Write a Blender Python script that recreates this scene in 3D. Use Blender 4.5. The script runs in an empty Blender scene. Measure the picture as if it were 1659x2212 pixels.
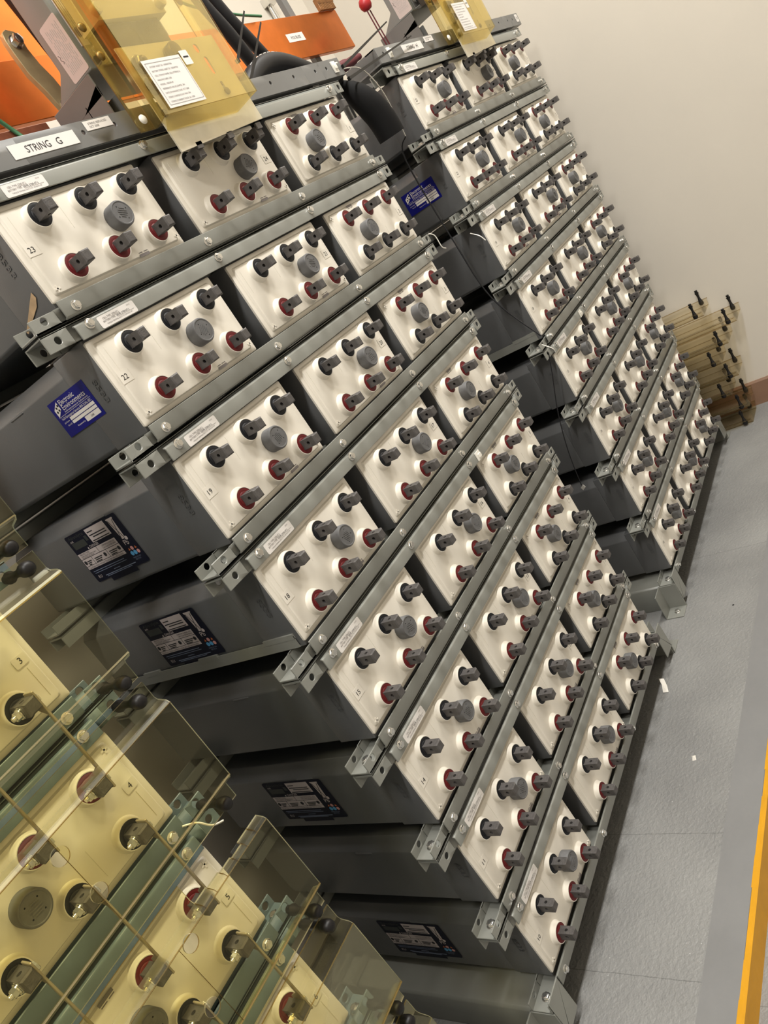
import bpy, bmesh, math, random
from mathutils import Matrix, Vector
random.seed(7)
scene = bpy.context.scene
col = scene.collection
Z0 = 1.83                      # floor-to-datum height: the datum is the top edge of the top lids
PI = math.pi

# ------------------------------------------------------------------ camera
cam_d = bpy.data.cameras.new('camera')
cam = bpy.data.objects.new('camera', cam_d); col.objects.link(cam)
RT = ((0.43356219, -0.72379698, -0.53678838),      # image right
      (-0.53459663, 0.27293938, -0.79981907),      # image down
      (0.72541731, 0.63373656, -0.26860323))       # viewing direction
right, down, fwd = (Vector(r) for r in RT)
m = Matrix.Identity(4)
for i in range(3):
    m[i][0] = right[i]; m[i][1] = -down[i]; m[i][2] = -fwd[i]
m.translation = Vector((-0.8106, -1.0166, -0.3486 + Z0))
cam.matrix_world = m
cam_d.sensor_fit = 'VERTICAL'; cam_d.sensor_height = 36.0
cam_d.lens = 1710.556 * 36.0 / 2212.0
cam_d.clip_start = 0.02; cam_d.clip_end = 50
scene.camera = cam

# ------------------------------------------------------------------ world, lights, exposure
w = bpy.data.worlds.new('world'); scene.world = w; w.use_nodes = True
w.node_tree.nodes['Background'].inputs[0].default_value = (0.95, 0.97, 1.0, 1)
w.node_tree.nodes['Background'].inputs[1].default_value = 0.0      # closed room: only its ceiling lamps give light

def area(name, loc, sx, sy, power, color):
    d = bpy.data.lights.new(name, 'AREA'); d.shape = 'RECTANGLE'
    d.size = sx; d.size_y = sy; d.energy = power; d.color = color
    o = bpy.data.objects.new(name, d); col.objects.link(o)
    o.location = (loc[0], loc[1], loc[2] + Z0)
    return o
WARM = (1.0, 0.972, 0.92)
CEIL = 2.60
FIXTURES = [(-2.30, -1.15, 104), (0.00, -1.15, 88), (1.85, -1.15, 100)]
for fx, fy, pw in FIXTURES:
    area('ceiling_lamp_offscreen', (fx, fy, CEIL - 0.10), 1.2, 0.26, pw, WARM)

scene.view_settings.view_transform = 'Standard'
scene.view_settings.look = 'None'
scene.view_settings.exposure = 0.0
scene.view_settings.gamma = 1.0
scene.view_settings.use_curve_mapping = False

# ------------------------------------------------------------------ materials
MAT = {}
def srgb(*c):
    return tuple(((v / 255) / 12.92 if v / 255 <= .04045 else ((v / 255 + .055) / 1.055) ** 2.4) for v in c) + (1.0,)

def mat(name, color, rough=0.5, metal=0.0, spec=0.5, var=0.0, scale=20.0, bump=0.0, bscale=60.0, detail=4.0):
    mt = bpy.data.materials.new(name); mt.use_nodes = True
    nt = mt.node_tree; b = nt.nodes['Principled BSDF']
    b.inputs['Base Color'].default_value = color
    b.inputs['Roughness'].default_value = rough
    b.inputs['Metallic'].default_value = metal
    b.inputs['Specular IOR Level'].default_value = spec
    if var or bump:
        tc = nt.nodes.new('ShaderNodeTexCoord')
    if var:
        n = nt.nodes.new('ShaderNodeTexNoise'); n.inputs['Scale'].default_value = scale; n.inputs['Detail'].default_value = detail
        nt.links.new(tc.outputs['Object'], n.inputs['Vector'])
        r = nt.nodes.new('ShaderNodeValToRGB')
        lo = tuple(c * (1 - var) for c in color[:3]) + (1,); hi = tuple(min(1, c * (1 + var)) for c in color[:3]) + (1,)
        r.color_ramp.elements[0].position = .3; r.color_ramp.elements[1].position = .7
        r.color_ramp.elements[0].color = lo; r.color_ramp.elements[1].color = hi
        nt.links.new(n.outputs['Fac'], r.inputs['Fac']); nt.links.new(r.outputs['Color'], b.inputs['Base Color'])
    if bump:
        n2 = nt.nodes.new('ShaderNodeTexNoise'); n2.inputs['Scale'].default_value = bscale; n2.inputs['Detail'].default_value = 3
        nt.links.new(tc.outputs['Object'], n2.inputs['Vector'])
        bp = nt.nodes.new('ShaderNodeBump'); bp.inputs['Strength'].default_value = bump; bp.inputs['Distance'].default_value = .002
        nt.links.new(n2.outputs['Fac'], bp.inputs['Height']); nt.links.new(bp.outputs['Normal'], b.inputs['Normal'])
    MAT[name] = mt
    return mt

def clear(name, tint, gloss=0.06, rough=0.08, haze=0.03, hazecol=(0.5, 0.42, 0.2, 1)):
    mt = bpy.data.materials.new(name); mt.use_nodes = True
    nt = mt.node_tree; nt.nodes.clear()
    out = nt.nodes.new('ShaderNodeOutputMaterial')
    t = nt.nodes.new('ShaderNodeBsdfTransparent'); t.inputs[0].default_value = tint
    g = nt.nodes.new('ShaderNodeBsdfGlossy'); g.inputs['Roughness'].default_value = rough; g.inputs[0].default_value = (1, 1, 1, 1)
    d = nt.nodes.new('ShaderNodeBsdfDiffuse'); d.inputs[0].default_value = hazecol
    m1 = nt.nodes.new('ShaderNodeMixShader'); m1.inputs[0].default_value = haze
    nt.links.new(t.outputs[0], m1.inputs[1]); nt.links.new(d.outputs[0], m1.inputs[2])
    fr = nt.nodes.new('ShaderNodeFresnel'); fr.inputs[0].default_value = 1.45
    mu = nt.nodes.new('ShaderNodeMath'); mu.operation = 'MULTIPLY'; mu.inputs[1].default_value = gloss / .034
    mu.use_clamp = True
    nt.links.new(fr.outputs[0], mu.inputs[0])
    m2 = nt.nodes.new('ShaderNodeMixShader')
    nt.links.new(mu.outputs[0], m2.inputs[0]); nt.links.new(m1.outputs[0], m2.inputs[1]); nt.links.new(g.outputs[0], m2.inputs[2])
    nt.links.new(m2.outputs[0], out.inputs[0])
    MAT[name] = mt
    return mt

mat('paint', srgb(132, 133, 127), .30, var=.06, scale=9)
mat('paint_dark', srgb(112, 112, 111), .40, var=.05, scale=9)
mat('paint_blue', srgb(98, 114, 121), .38, var=.05, scale=9)
mat('jar', srgb(91, 92, 93), .30, spec=.6, var=.05, scale=7, bump=.08, bscale=300)
mat('jar_blue', srgb(92, 112, 122), .46, var=.05, scale=7)
mat('lid', srgb(226, 220, 208), .42, var=.025, scale=14)
mat('collar_black', srgb(24, 25, 29), .5, spec=.3)
mat('collar_red', srgb(98, 24, 27), .5, spec=.3)
mat('lead', srgb(86, 83, 82), .55, metal=.25, var=.18, scale=120, bump=.3, bscale=500)
mat('hole_dark', srgb(14, 14, 15), .8)
mat('cap', srgb(100, 100, 101), .6, var=.08, scale=150)
mat('zinc', srgb(225, 224, 220), .2, metal=.95)
mat('brass', srgb(132, 108, 58), .35, metal=.7)
mat('tin', srgb(214, 208, 190), .4, metal=.3, var=.08, scale=30)
mat('copper', srgb(240, 136, 66), .30, metal=.9, var=.16, scale=9)
mat('copper_dull', srgb(150, 92, 70), .5, metal=.6, var=.2, scale=40)
mat('rubber', srgb(16, 16, 17), .75, spec=.2)
mat('plastic_black', srgb(22, 20, 20), .45, spec=.35)
mat('cable', srgb(32, 32, 35), .5, spec=.35)
mat('strap_metal', srgb(158, 148, 130), .42, metal=.4, var=.12, scale=40)
mat('bolt_dark', srgb(112, 102, 80), .28, metal=.8)
mat('link', srgb(176, 158, 120), .4, metal=.3, var=.12, scale=30)
mat('paint_box', srgb(132, 134, 132), .42, var=.04, scale=9)
mat('red', srgb(170, 38, 44), .4)
mat('wire_red', srgb(90, 26, 40), .45)
mat('green', srgb(66, 120, 84), .5)
mat('insulator', srgb(140, 96, 54), .6, var=.25, scale=60)
mat('label_white', srgb(226, 222, 218), .5)
mat('label_pink', srgb(204, 192, 190), .5)
mat('ink', srgb(34, 34, 38), .6)
mat('ink_soft', srgb(120, 114, 112), .6)
mat('ink_pink', srgb(176, 172, 170), .6)
mat('blue_label', srgb(12, 16, 112), .45, spec=.3)
mat('navy_label', srgb(9, 14, 34), .5, spec=.25)
mat('navy_text', srgb(120, 132, 156), .5)
mat('dim_emblem', srgb(52, 56, 54), .5)
mat('pict_orange', srgb(200, 110, 60), .5)
mat('pict_red', srgb(206, 150, 146), .5)
mat('pict_blue', srgb(86, 160, 210), .5)
mat('clip_white', srgb(236, 233, 224), .45)
mat('beige_device', srgb(188, 180, 156), .5)
mat('device_grey', srgb(66, 63, 60), .5)
mat('wall', srgb(211, 204, 192), .75, var=.02, scale=3, bump=.06, bscale=180)
mat('ceiling', srgb(220, 218, 210), .8)
mat('baseboard', srgb(134, 104, 84), .55, var=.06, scale=14)
mat('yellow', srgb(206, 148, 18), .5, var=.07, scale=18, bump=.3, bscale=90)
mat('tape', srgb(176, 150, 116), .5, var=.15, scale=80)
mat('paper', srgb(228, 224, 216), .7)
clear('amber', (0.995, 0.970, 0.81, 1), gloss=.008, rough=.3, haze=.006, hazecol=(.5, .43, .22, 1))
clear('amber_edge', (0.50, 0.37, 0.17, 1), gloss=.03, rough=.35, haze=.16, hazecol=(.45, .34, .15, 1))
clear('amber_strong', (0.966, 0.905, 0.67, 1), gloss=.014, rough=.15, haze=.02, hazecol=(.62, .46, .14, 1))
clear('amber_old', (0.975, 0.945, 0.87, 1), gloss=.014, rough=.15, haze=.014, hazecol=(.45, .36, .2, 1))

def floor_material():
    mt = mat('floor', srgb(128, 129, 132), .5)
    nt = mt.node_tree; b = nt.nodes['Principled BSDF']
    tc = nt.nodes.new('ShaderNodeTexCoord')
    n1 = nt.nodes.new('ShaderNodeTexNoise'); n1.inputs['Scale'].default_value = 3.5; n1.inputs['Detail'].default_value = 8
    n2 = nt.nodes.new('ShaderNodeTexNoise'); n2.inputs['Scale'].default_value = 120; n2.inputs['Detail'].default_value = 5
    v = nt.nodes.new('ShaderNodeTexVoronoi'); v.inputs['Scale'].default_value = 55
    for n in (n1, n2, v): nt.links.new(tc.outputs['Object'], n.inputs['Vector'])
    r = nt.nodes.new('ShaderNodeValToRGB')
    r.color_ramp.elements[0].position = .3; r.color_ramp.elements[0].color = srgb(122, 122, 121)
    r.color_ramp.elements[1].position = .7; r.color_ramp.elements[1].color = srgb(142, 142, 140)
    nt.links.new(n1.outputs['Fac'], r.inputs['Fac'])
    sp = nt.nodes.new('ShaderNodeMath'); sp.operation = 'LESS_THAN'; sp.inputs[1].default_value = .06
    nt.links.new(v.outputs['Distance'], sp.inputs[0])
    n3 = nt.nodes.new('ShaderNodeTexNoise'); n3.inputs['Scale'].default_value = 21
    nt.links.new(tc.outputs['Object'], n3.inputs['Vector'])
    gt = nt.nodes.new('ShaderNodeMath'); gt.operation = 'GREATER_THAN'; gt.inputs[1].default_value = .62
    nt.links.new(n3.outputs['Fac'], gt.inputs[0])
    ml = nt.nodes.new('ShaderNodeMath'); ml.operation = 'MULTIPLY'
    nt.links.new(sp.outputs[0], ml.inputs[0]); nt.links.new(gt.outputs[0], ml.inputs[1])
    mx = nt.nodes.new('ShaderNodeMix'); mx.data_type = 'RGBA'
    nt.links.new(ml.outputs[0], mx.inputs['Factor']); nt.links.new(r.outputs[0], mx.inputs['A']); mx.inputs['B'].default_value = srgb(190, 190, 190)
    # hairline cracks across the slab
    sep = nt.nodes.new('ShaderNodeSeparateXYZ'); nw = nt.nodes.new('ShaderNodeTexNoise'); nw.inputs['Scale'].default_value = 30
    nt.links.new(tc.outputs['Object'], sep.inputs[0]); nt.links.new(tc.outputs['Object'], nw.inputs['Vector'])
    last = mx.outputs['Result']
    for cx in (.088, .44, 1.62):
        w1 = nt.nodes.new('ShaderNodeMath'); w1.operation = 'MULTIPLY_ADD'; w1.inputs[1].default_value = .004; nt.links.new(nw.outputs['Fac'], w1.inputs[0]); nt.links.new(sep.outputs['X'], w1.inputs[2])
        w2 = nt.nodes.new('ShaderNodeMath'); w2.operation = 'COMPARE'; w2.inputs[1].default_value = cx + .002; w2.inputs[2].default_value = .0009; nt.links.new(w1.outputs[0], w2.inputs[0])
        w3 = nt.nodes.new('ShaderNodeMath'); w3.operation = 'MULTIPLY'; w3.inputs[1].default_value = .45; nt.links.new(w2.outputs[0], w3.inputs[0])
        m2 = nt.nodes.new('ShaderNodeMix'); m2.data_type = 'RGBA'; m2.inputs['B'].default_value = srgb(60, 60, 60)
        nt.links.new(w3.outputs[0], m2.inputs['Factor']); nt.links.new(last, m2.inputs['A']); last = m2.outputs['Result']
    nt.links.new(last, b.inputs['Base Color'])
    bp = nt.nodes.new('ShaderNodeBump'); bp.inputs['Strength'].default_value = .75; bp.inputs['Distance'].default_value = .004
    nt.links.new(n2.outputs['Fac'], bp.inputs['Height']); nt.links.new(bp.outputs['Normal'], b.inputs['Normal'])
floor_material()
mat('floor_smooth', srgb(124, 124, 124), .45, var=.05, scale=8, bump=.25, bscale=60)

# ------------------------------------------------------------------ mesh helpers
class MB:
    """collects shapes into one mesh"""
    def __init__(self): self.v = []; self.f = []; self.mi = []
    def add(self, vs, fs, mi=0, M=None):
        b = len(self.v)
        self.v += [tuple(M @ Vector(p)) if M else tuple(p) for p in vs]
        for f in fs: self.f.append([b + i for i in f]); self.mi.append(mi)
        return self
    def box(self, x0, x1, y0, y1, z0, z1, mi=0, M=None):
        vs = [(x, y, z) for z in (z0, z1) for y in (y0, y1) for x in (x0, x1)]
        return self.add(vs, [(0, 2, 3, 1), (4, 5, 7, 6), (0, 1, 5, 4), (2, 6, 7, 3), (0, 4, 6, 2), (1, 3, 7, 5)], mi, M)
    def lathe(self, prof, n=20, mi=0, M=None, cap0=True, cap1=True):
        """profile [(r, h)], axis +Z; h running upward gives outward normals"""
        vs = []; fs = []
        for r, h in prof:
            for i in range(n):
                a = 2 * PI * i / n; vs.append((r * math.cos(a), r * math.sin(a), h))
        for k in range(len(prof) - 1):
            for i in range(n):
                j = (i + 1) % n; fs.append((k * n + i, k * n + j, (k + 1) * n + j, (k + 1) * n + i))
        if cap0: fs.append(tuple(reversed(range(n))))
        if cap1: fs.append(tuple(range((len(prof) - 1) * n, len(prof) * n)))
        return self.add(vs, fs, mi, M)
    def prism(self, poly, a0, a1, axis='x', mi=0, capmi=None, M=None):
        """poly of 2-D points (the two other axes in order), extruded along axis"""
        def P(a, p):
            return {'x': (a, p[0], p[1]), 'y': (p[0], a, p[1]), 'z': (p[0], p[1], a)}[axis]
        n = len(poly); vs = [P(a0, p) for p in poly] + [P(a1, p) for p in poly]
        for i in range(n):
            j = (i + 1) % n; self_f = (i, j, n + j, n + i)
            if i == 0: base = len(self.v); self.v += [tuple(M @ Vector(q)) if M else q for q in vs]
            self.f.append([base + k for k in self_f]); self.mi.append(mi)
        cm = mi if capmi is None else capmi
        self.f.append([base + k for k in reversed(range(n))]); self.mi.append(cm)
        self.f.append([base + k for k in range(n, 2 * n)]); self.mi.append(cm)
        return self
    def tube(self, path, r, n=10, mi=0, M=None):
        path = [Vector(p) for p in path]; vs = []; fs = []
        t0 = (path[1] - path[0]).normalized()
        u = t0.orthogonal().normalized()
        for i, p in enumerate(path):
            t = (path[min(i + 1, len(path) - 1)] - path[max(i - 1, 0)]).normalized()
            u = (u - t * u.dot(t)).normalized(); v = t.cross(u)
            rr = r[i] if isinstance(r, (list, tuple)) else r
            for k in range(n):
                a = 2 * PI * k / n; vs.append(p + (u * math.cos(a) + v * math.sin(a)) * rr)
        for i in range(len(path) - 1):
            for k in range(n):
                j = (k + 1) % n; fs.append((i * n + k, i * n + j, (i + 1) * n + j, (i + 1) * n + k))
        fs.append(tuple(reversed(range(n)))); fs.append(tuple(range((len(path) - 1) * n, len(path) * n)))
        return self.add(vs, fs, mi, M)
    def holed(self, a0, a1, b0, b1, c0, c1, holes, plane='xz', n=16, mi=0, M=None, edgemi=None):
        """plate in a plane with round holes; c0..c1 is its thickness along the third axis"""
        em = mi if edgemi is None else edgemi
        def P(a, b, c): return {'xz': (a, c, b), 'yz': (c, a, b), 'xy': (a, b, c)}[plane]
        hs = sorted(holes)
        cuts = [a0] + [(hs[i][0] + hs[i + 1][0]) / 2 for i in range(len(hs) - 1)] + [a1]
        for i, (ha, hb, hr) in enumerate(hs):
            l, r = cuts[i], cuts[i + 1]
            angs = [2 * PI * k / n for k in range(n)] + [math.atan2(y - hb, x - ha) % (2 * PI) for x in (l, r) for y in (b0, b1)]
            angs = sorted(set(round(a, 6) for a in angs)); q = len(angs)
            vs = []
            for c in (c0, c1):
                for a in angs: vs.append(P(ha + hr * math.cos(a), hb + hr * math.sin(a), c))
                for a in angs:
                    ca, sa = math.cos(a), math.sin(a)
                    t = min(((r - ha) / ca if ca > 1e-9 else (l - ha) / ca if ca < -1e-9 else 1e9),
                            ((b1 - hb) / sa if sa > 1e-9 else (b0 - hb) / sa if sa < -1e-9 else 1e9))
                    vs.append(P(ha + t * ca, hb + t * sa, c))
            fs = []; es = []
            for k in range(q):
                j = (k + 1) % q
                fs.append((k, q + k, q + j, j)); fs.append((2 * q + k, 2 * q + j, 3 * q + j, 3 * q + k))
                es.append((k, j, 2 * q + j, 2 * q + k)); es.append((q + k, 3 * q + k, 3 * q + j, q + j))
            b = len(self.v); self.add(vs, fs, mi, M)
            for f in es: self.f.append([b + x for x in f]); self.mi.append(em)
        return self
    def pierced(self, quad, hole, c, c0, c1, plane='xz', mi=0):
        """convex cell (2-D points) with a convex hole round the point c, c0..c1 thick along the third axis"""
        def P(a, b, k): return {'xz': (a, k, b), 'xy': (a, b, k)}[plane]
        def ray(poly, ang):
            dx, dy = math.cos(ang), math.sin(ang); best = None
            for i in range(len(poly)):
                (x0, y0), (x1, y1) = poly[i], poly[(i + 1) % len(poly)]
                ex, ey = x1 - x0, y1 - y0; den = dx * ey - dy * ex
                if abs(den) < 1e-14: continue
                t = ((x0 - c[0]) * ey - (y0 - c[1]) * ex) / den; u = ((x0 - c[0]) * dy - (y0 - c[1]) * dx) / den
                if t > 0 and -1e-6 <= u <= 1 + 1e-6 and (best is None or t < best): best = t
            return (c[0] + dx * best, c[1] + dy * best)
        angs = sorted(set(round(math.atan2(p[1] - c[1], p[0] - c[0]) % (2 * PI), 5) for p in list(quad) + list(hole)))
        q = len(angs); vs = []
        for k in (c0, c1):
            vs += [P(*ray(hole, a), k) for a in angs] + [P(*ray(quad, a), k) for a in angs]
        fs = []
        for i in range(q):
            j = (i + 1) % q
            fs += [(i, q + i, q + j, j), (2 * q + i, 2 * q + j, 3 * q + j, 3 * q + i), (i, j, 2 * q + j, 2 * q + i), (q + i, 3 * q + i, 3 * q + j, q + j)]
        return self.add(vs, fs, mi)
    def mesh(self, name, mats, bevel=0, seg=2, smooth=True, angle=35):
        me = bpy.data.meshes.new(name); me.from_pydata(self.v, [], self.f)
        for i, x in enumerate(self.mi): me.polygons[i].material_index = x
        bm = bmesh.new(); bm.from_mesh(me)
        if bevel:
            bmesh.ops.remove_doubles(bm, verts=bm.verts, dist=1e-6)
            ed = [e for e in bm.edges if len(e.link_faces) == 2 and e.calc_face_angle(0) > .5]
            bmesh.ops.bevel(bm, geom=ed, offset=bevel, segments=seg, profile=.5, affect='EDGES', clamp_overlap=True)
        bmesh.ops.recalc_face_normals(bm, faces=bm.faces)
        bm.to_mesh(me); bm.free()
        for mm in (mats if isinstance(mats, (list, tuple)) else [mats]): me.materials.append(MAT[mm])
        if smooth:
            me.polygons.foreach_set('use_smooth', [True] * len(me.polygons))
            me.set_sharp_from_angle(angle=math.radians(angle))
        return me

def place(name, me, parent=None, M=None):
    o = bpy.data.objects.new(name, me); col.objects.link(o)
    if parent is not None: o.parent = parent
    if M is not None: o.matrix_local = M
    return o
def tag(o, label, cat, group=None):
    o['label'] = label; o['category'] = cat
    if group: o['group'] = group
    return o
def struct(o): o['kind'] = 'structure'; return o
def thing(name, loc, label, cat, group=None):
    o = bpy.data.objects.new(name, None); col.objects.link(o); o.location = loc; o.empty_display_size = .05
    return tag(o, label, cat, group)
def T(x, y, z): return Matrix.Translation((x, y, z))
FACE = Matrix.Rotation(PI / 2, 4, 'X')            # turns +Z (lathe axis) to -Y, out of the rack front
SIDE = Matrix(((0, 0, -1, 0), (-1, 0, 0, 0), (0, 1, 0, 0), (0, 0, 0, 1)))   # x -> -Y, y -> +Z, z -> -X (text on a face looking to -X)
FRONT = Matrix(((1, 0, 0, 0), (0, 0, -1, 0), (0, 1, 0, 0), (0, 0, 0, 1)))   # x -> +X, y -> +Z, z -> -Y

_txt = {}
def text_geo(s):
    if s not in _txt:
        cu = bpy.data.curves.new('t', 'FONT'); cu.body = s; cu.size = 1; cu.resolution_u = 2
        ob = bpy.data.objects.new('t', cu)
        me = bpy.data.meshes.new_from_object(ob)
        vs = [tuple(v.co) for v in me.vertices]; fs = [tuple(p.vertices) for p in me.polygons]
        bpy.data.objects.remove(ob); bpy.data.curves.remove(cu); bpy.data.meshes.remove(me)
        x0 = min(v[0] for v in vs); x1 = max(v[0] for v in vs); y0 = min(v[1] for v in vs); y1 = max(v[1] for v in vs)
        _txt[s] = (vs, fs, x0, x1, y0, y1)
    return _txt[s]
def put_text(mb, s, x, y, h, width=None, z=0, align='l', mi=0, M=None):
    """baseline-left at (x, y) in a label plane, capital height about h"""
    vs, fs, x0, x1, y0, y1 = text_geo(s)
    k = h / .69; kx = k if width is None else width / (x1 - x0)
    wd = (x1 - x0) * kx
    ox = x - (wd if align == 'r' else wd / 2 if align == 'c' else 0)
    mb.add([(ox + (v[0] - x0) * kx, y + v[1] * k, z) for v in vs], fs, mi, M)

def frame_label(name, parent, M, W, H, platemat, prints, rounded=0, thick=.0004):
    """flat label: plate of W x H with its lower-left corner at the origin of M; prints = {material: builder}"""
    mb = MB()
    if rounded:
        pts = []
        for cx, cy, a in ((W - rounded, rounded, -90), (W - rounded, H - rounded, 0), (rounded, H - rounded, 90), (rounded, rounded, 180)):
            for k in range(4):
                t = math.radians(a + 30 * k); pts.append((cx + rounded * math.cos(t), cy + rounded * math.sin(t)))
        mb.prism(pts, 0, thick, 'z')
    else:
        mb.box(0, W, 0, H, 0, thick)
    o = place(name, mb.mesh(name, platemat, smooth=False), parent, M)
    for (pn, pm), fn in prints.items():
        b = MB(); fn(b, thick + .0003)
        place(pn, b.mesh(pn, pm, smooth=False), o, Matrix.Identity(4))
    return o

# ------------------------------------------------------------------ the setting
XW = 2.79; FL = -1.83
def slab(name, a, m):
    mb = MB().box(*a); return struct(place(name, mb.mesh(name, m, smooth=False)))
slab('floor', (-4.5, XW + .12, -.322, 1.0, FL - .1, FL), 'floor')
slab('floor_lower', (-4.5, XW + .12, -4.2, -.322, FL - .1, FL - .057), 'floor')
slab('trim_2', (-4.5, XW - .02, -.312, -.236, FL - .01, FL + .0012), 'floor_smooth')
slab('ceiling', (-4.5, XW + .12, -4.2, 1.0, CEIL, CEIL + .1), 'ceiling')
slab('wall_right', (XW, XW + .12, -4.2, 1.0, FL - .057, CEIL), 'wall')
slab('wall_left', (-4.62, -4.5, -4.2, 1.0, FL, CEIL), 'wall')
slab('wall_back', (-4.5, XW, .85, .97, FL, CEIL), 'wall')
slab('wall_front', (-4.5, XW, -4.32, -4.2, FL - .057, CEIL), 'wall')
struct(place('baseboard_right', MB().prism([(XW, FL), (XW - .012, FL), (XW - .012, FL + .104), (XW - .007, FL + .112), (XW, FL + .112)],
       -4.2, .85, 'y', M=Matrix(((1, 0, 0, 0), (0, 1, 0, 0), (0, 0, 1, 0), (0, 0, 0, 1)))).mesh('baseboard_right', 'baseboard', smooth=False)))
kb = MB(); nseg = 90
for i in range(nseg):                                   # hand-painted yellow edge strip of the raised pad
    xa = -4.4 + (XW - .02 + 4.4) * i / nseg; xb = -4.4 + (XW - .02 + 4.4) * (i + 1) / nseg
    e = -.312 + .0022 * math.sin(i * 2.3) * math.cos(i * .9)
    kb.prism([(e, FL - .002), (e, FL + .0016), (-.321, FL + .0022), (-.3245, FL - .0010), (-.3245, FL - .057), (-.321, FL - .057), (-.321, FL - .002)], xa, xb, 'x')
struct(place('trim_1', kb.mesh('trim_1', 'yellow')))

for fx, fy, pw in FIXTURES:
    t = thing('ceiling_light', (fx, fy, CEIL), 'long white ceiling light above the floor by the ' + {-2.3: 'blue-grey rack', 0: 'STRING G rack', 1.85: 'STRING H rack'}[fx], 'light', 'fluorescent ceiling lights')
    h = MB().box(-.63, .63, -.14, .14, -.02, 0).box(-.63, .63, -.14, -.125, -.085, -.02).box(-.63, .63, .125, .14, -.085, -.02)
    h.box(-.63, -.615, -.125, .125, -.085, -.02).box(.615, .63, -.125, .125, -.085, -.02)
    place('housing', h.mesh('housing', 'clip_white', smooth=False), t)

# ------------------------------------------------------------------ battery cells
CW, CG, CH, P = .3165, .0543, .1532, .222
POSTX = (.0665, .1635, .2610); ZN, ZP = -.0335, -.1195
CAPX, CAPZ = .2045, -.0755
DEPTH = .62

def post_mesh():
    s = .0094; mb = MB(); y0, y1 = -.010, -.0465; ho = .0036; hy = -.029
    # four sides, each with a cross hole
    for k in range(4):
        M = Matrix.Rotation(k * PI / 2, 4, 'Y')
        n = 10; l, r, b0, b1 = -s, s, y1 + .002, y0
        angs = sorted(set([round(2 * PI * i / n, 6) for i in range(n)] + [round(math.atan2(y - hy, x) % (2 * PI), 6) for x in (l, r) for y in (b0, b1)]))
        vs = []; q = len(angs)
        for a in angs: vs.append((ho * math.cos(a), hy + ho * math.sin(a), s))
        for a in angs:
            ca, sa = math.cos(a), math.sin(a)
            t = min((r / ca if ca > 1e-9 else l / ca if ca < -1e-9 else 1e9), ((b1 - hy) / sa if sa > 1e-9 else (b0 - hy) / sa if sa < -1e-9 else 1e9))
            vs.append((t * ca, hy + t * sa, s))
        for a in angs: vs.append((ho * math.cos(a), hy + ho * math.sin(a), s - .0090))
        fs = []
        for i in range(q):
            j = (i + 1) % q; fs.append((i, q + i, q + j, j))
        mb.add(vs, fs, 0, M)
        b = len(mb.v) - 3 * q
        for i in range(q):
            j = (i + 1) % q; mb.f.append([b + i, b + j, b + 2 * q + j, b + 2 * q + i]); mb.mi.append(0)
        mb.f.append([b + 2 * q + i for i in range(q)]); mb.mi.append(0)
    c = s - .0022
    mb.add([(-s, y1 + .002, -s), (s, y1 + .002, -s), (s, y1 + .002, s), (-s, y1 + .002, s), (-c, y1, -c), (c, y1, -c), (c, y1, c), (-c, y1, c)],
           [(0, 1, 5, 4), (1, 2, 6, 5), (2, 3, 7, 6), (3, 0, 4, 7), (4, 5, 6, 7)])
    return mb.mesh('terminal_post', 'lead', smooth=False)

def collar_mesh(m):
    mb = MB().lathe([(.0196, .004), (.0195, .0112), (.0187, .0118), (.0130, .0114), (.0122, .0124), (.0095, .0130)], 26, M=FACE)
    return mb.mesh('collar', m, angle=50)

def lid_mesh():
    mb = MB(); hw, hh = CW / 2, CH / 2
    def rr(a, b, r):
        pts = []
        for cx, cz, t in ((a - r, -b + r, -90), (a - r, b - r, 0), (-a + r, b - r, 90), (-a + r, -b + r, 180)):
            for k in range(4):
                g = math.radians(t + 30 * k); pts.append((cx + r * math.cos(g), cz + r * math.sin(g)))
        return pts
    rings = [(rr(hw, hh, .003), .030), (rr(hw, hh, .003), .0050), (rr(hw - .0015, hh - .0015, .003), .0040),
             (rr(hw - .0095, hh - .0075, .005), .0040), (rr(hw - .0120, hh - .0100, .005), .0004), (rr(hw - .0140, hh - .0120, .005), 0)]
    vs = []; fs = []
    for pts, y in rings: vs += [(x, y, z) for x, z in pts]
    for k in range(len(rings) - 1):
        for i in range(16):
            j = (i + 1) % 16; fs.append((k * 16 + i, (k + 1) * 16 + i, (k + 1) * 16 + j, k * 16 + j))
    fs.append(tuple(range(5 * 16, 6 * 16)))
    mb.add(vs, fs)
    cz = -CH / 2
    for z in (ZN, ZP):
        for x in POSTX:
            mb.lathe([(.0250, -.0005), (.0226, .0012), (.0215, .0040), (.0211, .0112), (.0206, .0122), (.0194, .0122), (.0194, .002)], 28,
                     M=T(x - hw, 0, z - cz) @ FACE, cap0=False, cap1=False)
    for x in (.0185, .3035):                                   # moulded plus signs
        for a, b in ((.0055, .0013), (.0013, .0055)):
            mb.box(x - hw - a, x - hw + a, -.0009, .0005, -.137 - cz - b, -.137 - cz + b)
    # faint moulded pads round the posts
    for x in (.022, .118):
        mb.box(x - hw, x - hw + .0006, -.0005, .0004, .012, .058)
    return mb.mesh('lid', 'lid', angle=40)

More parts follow.
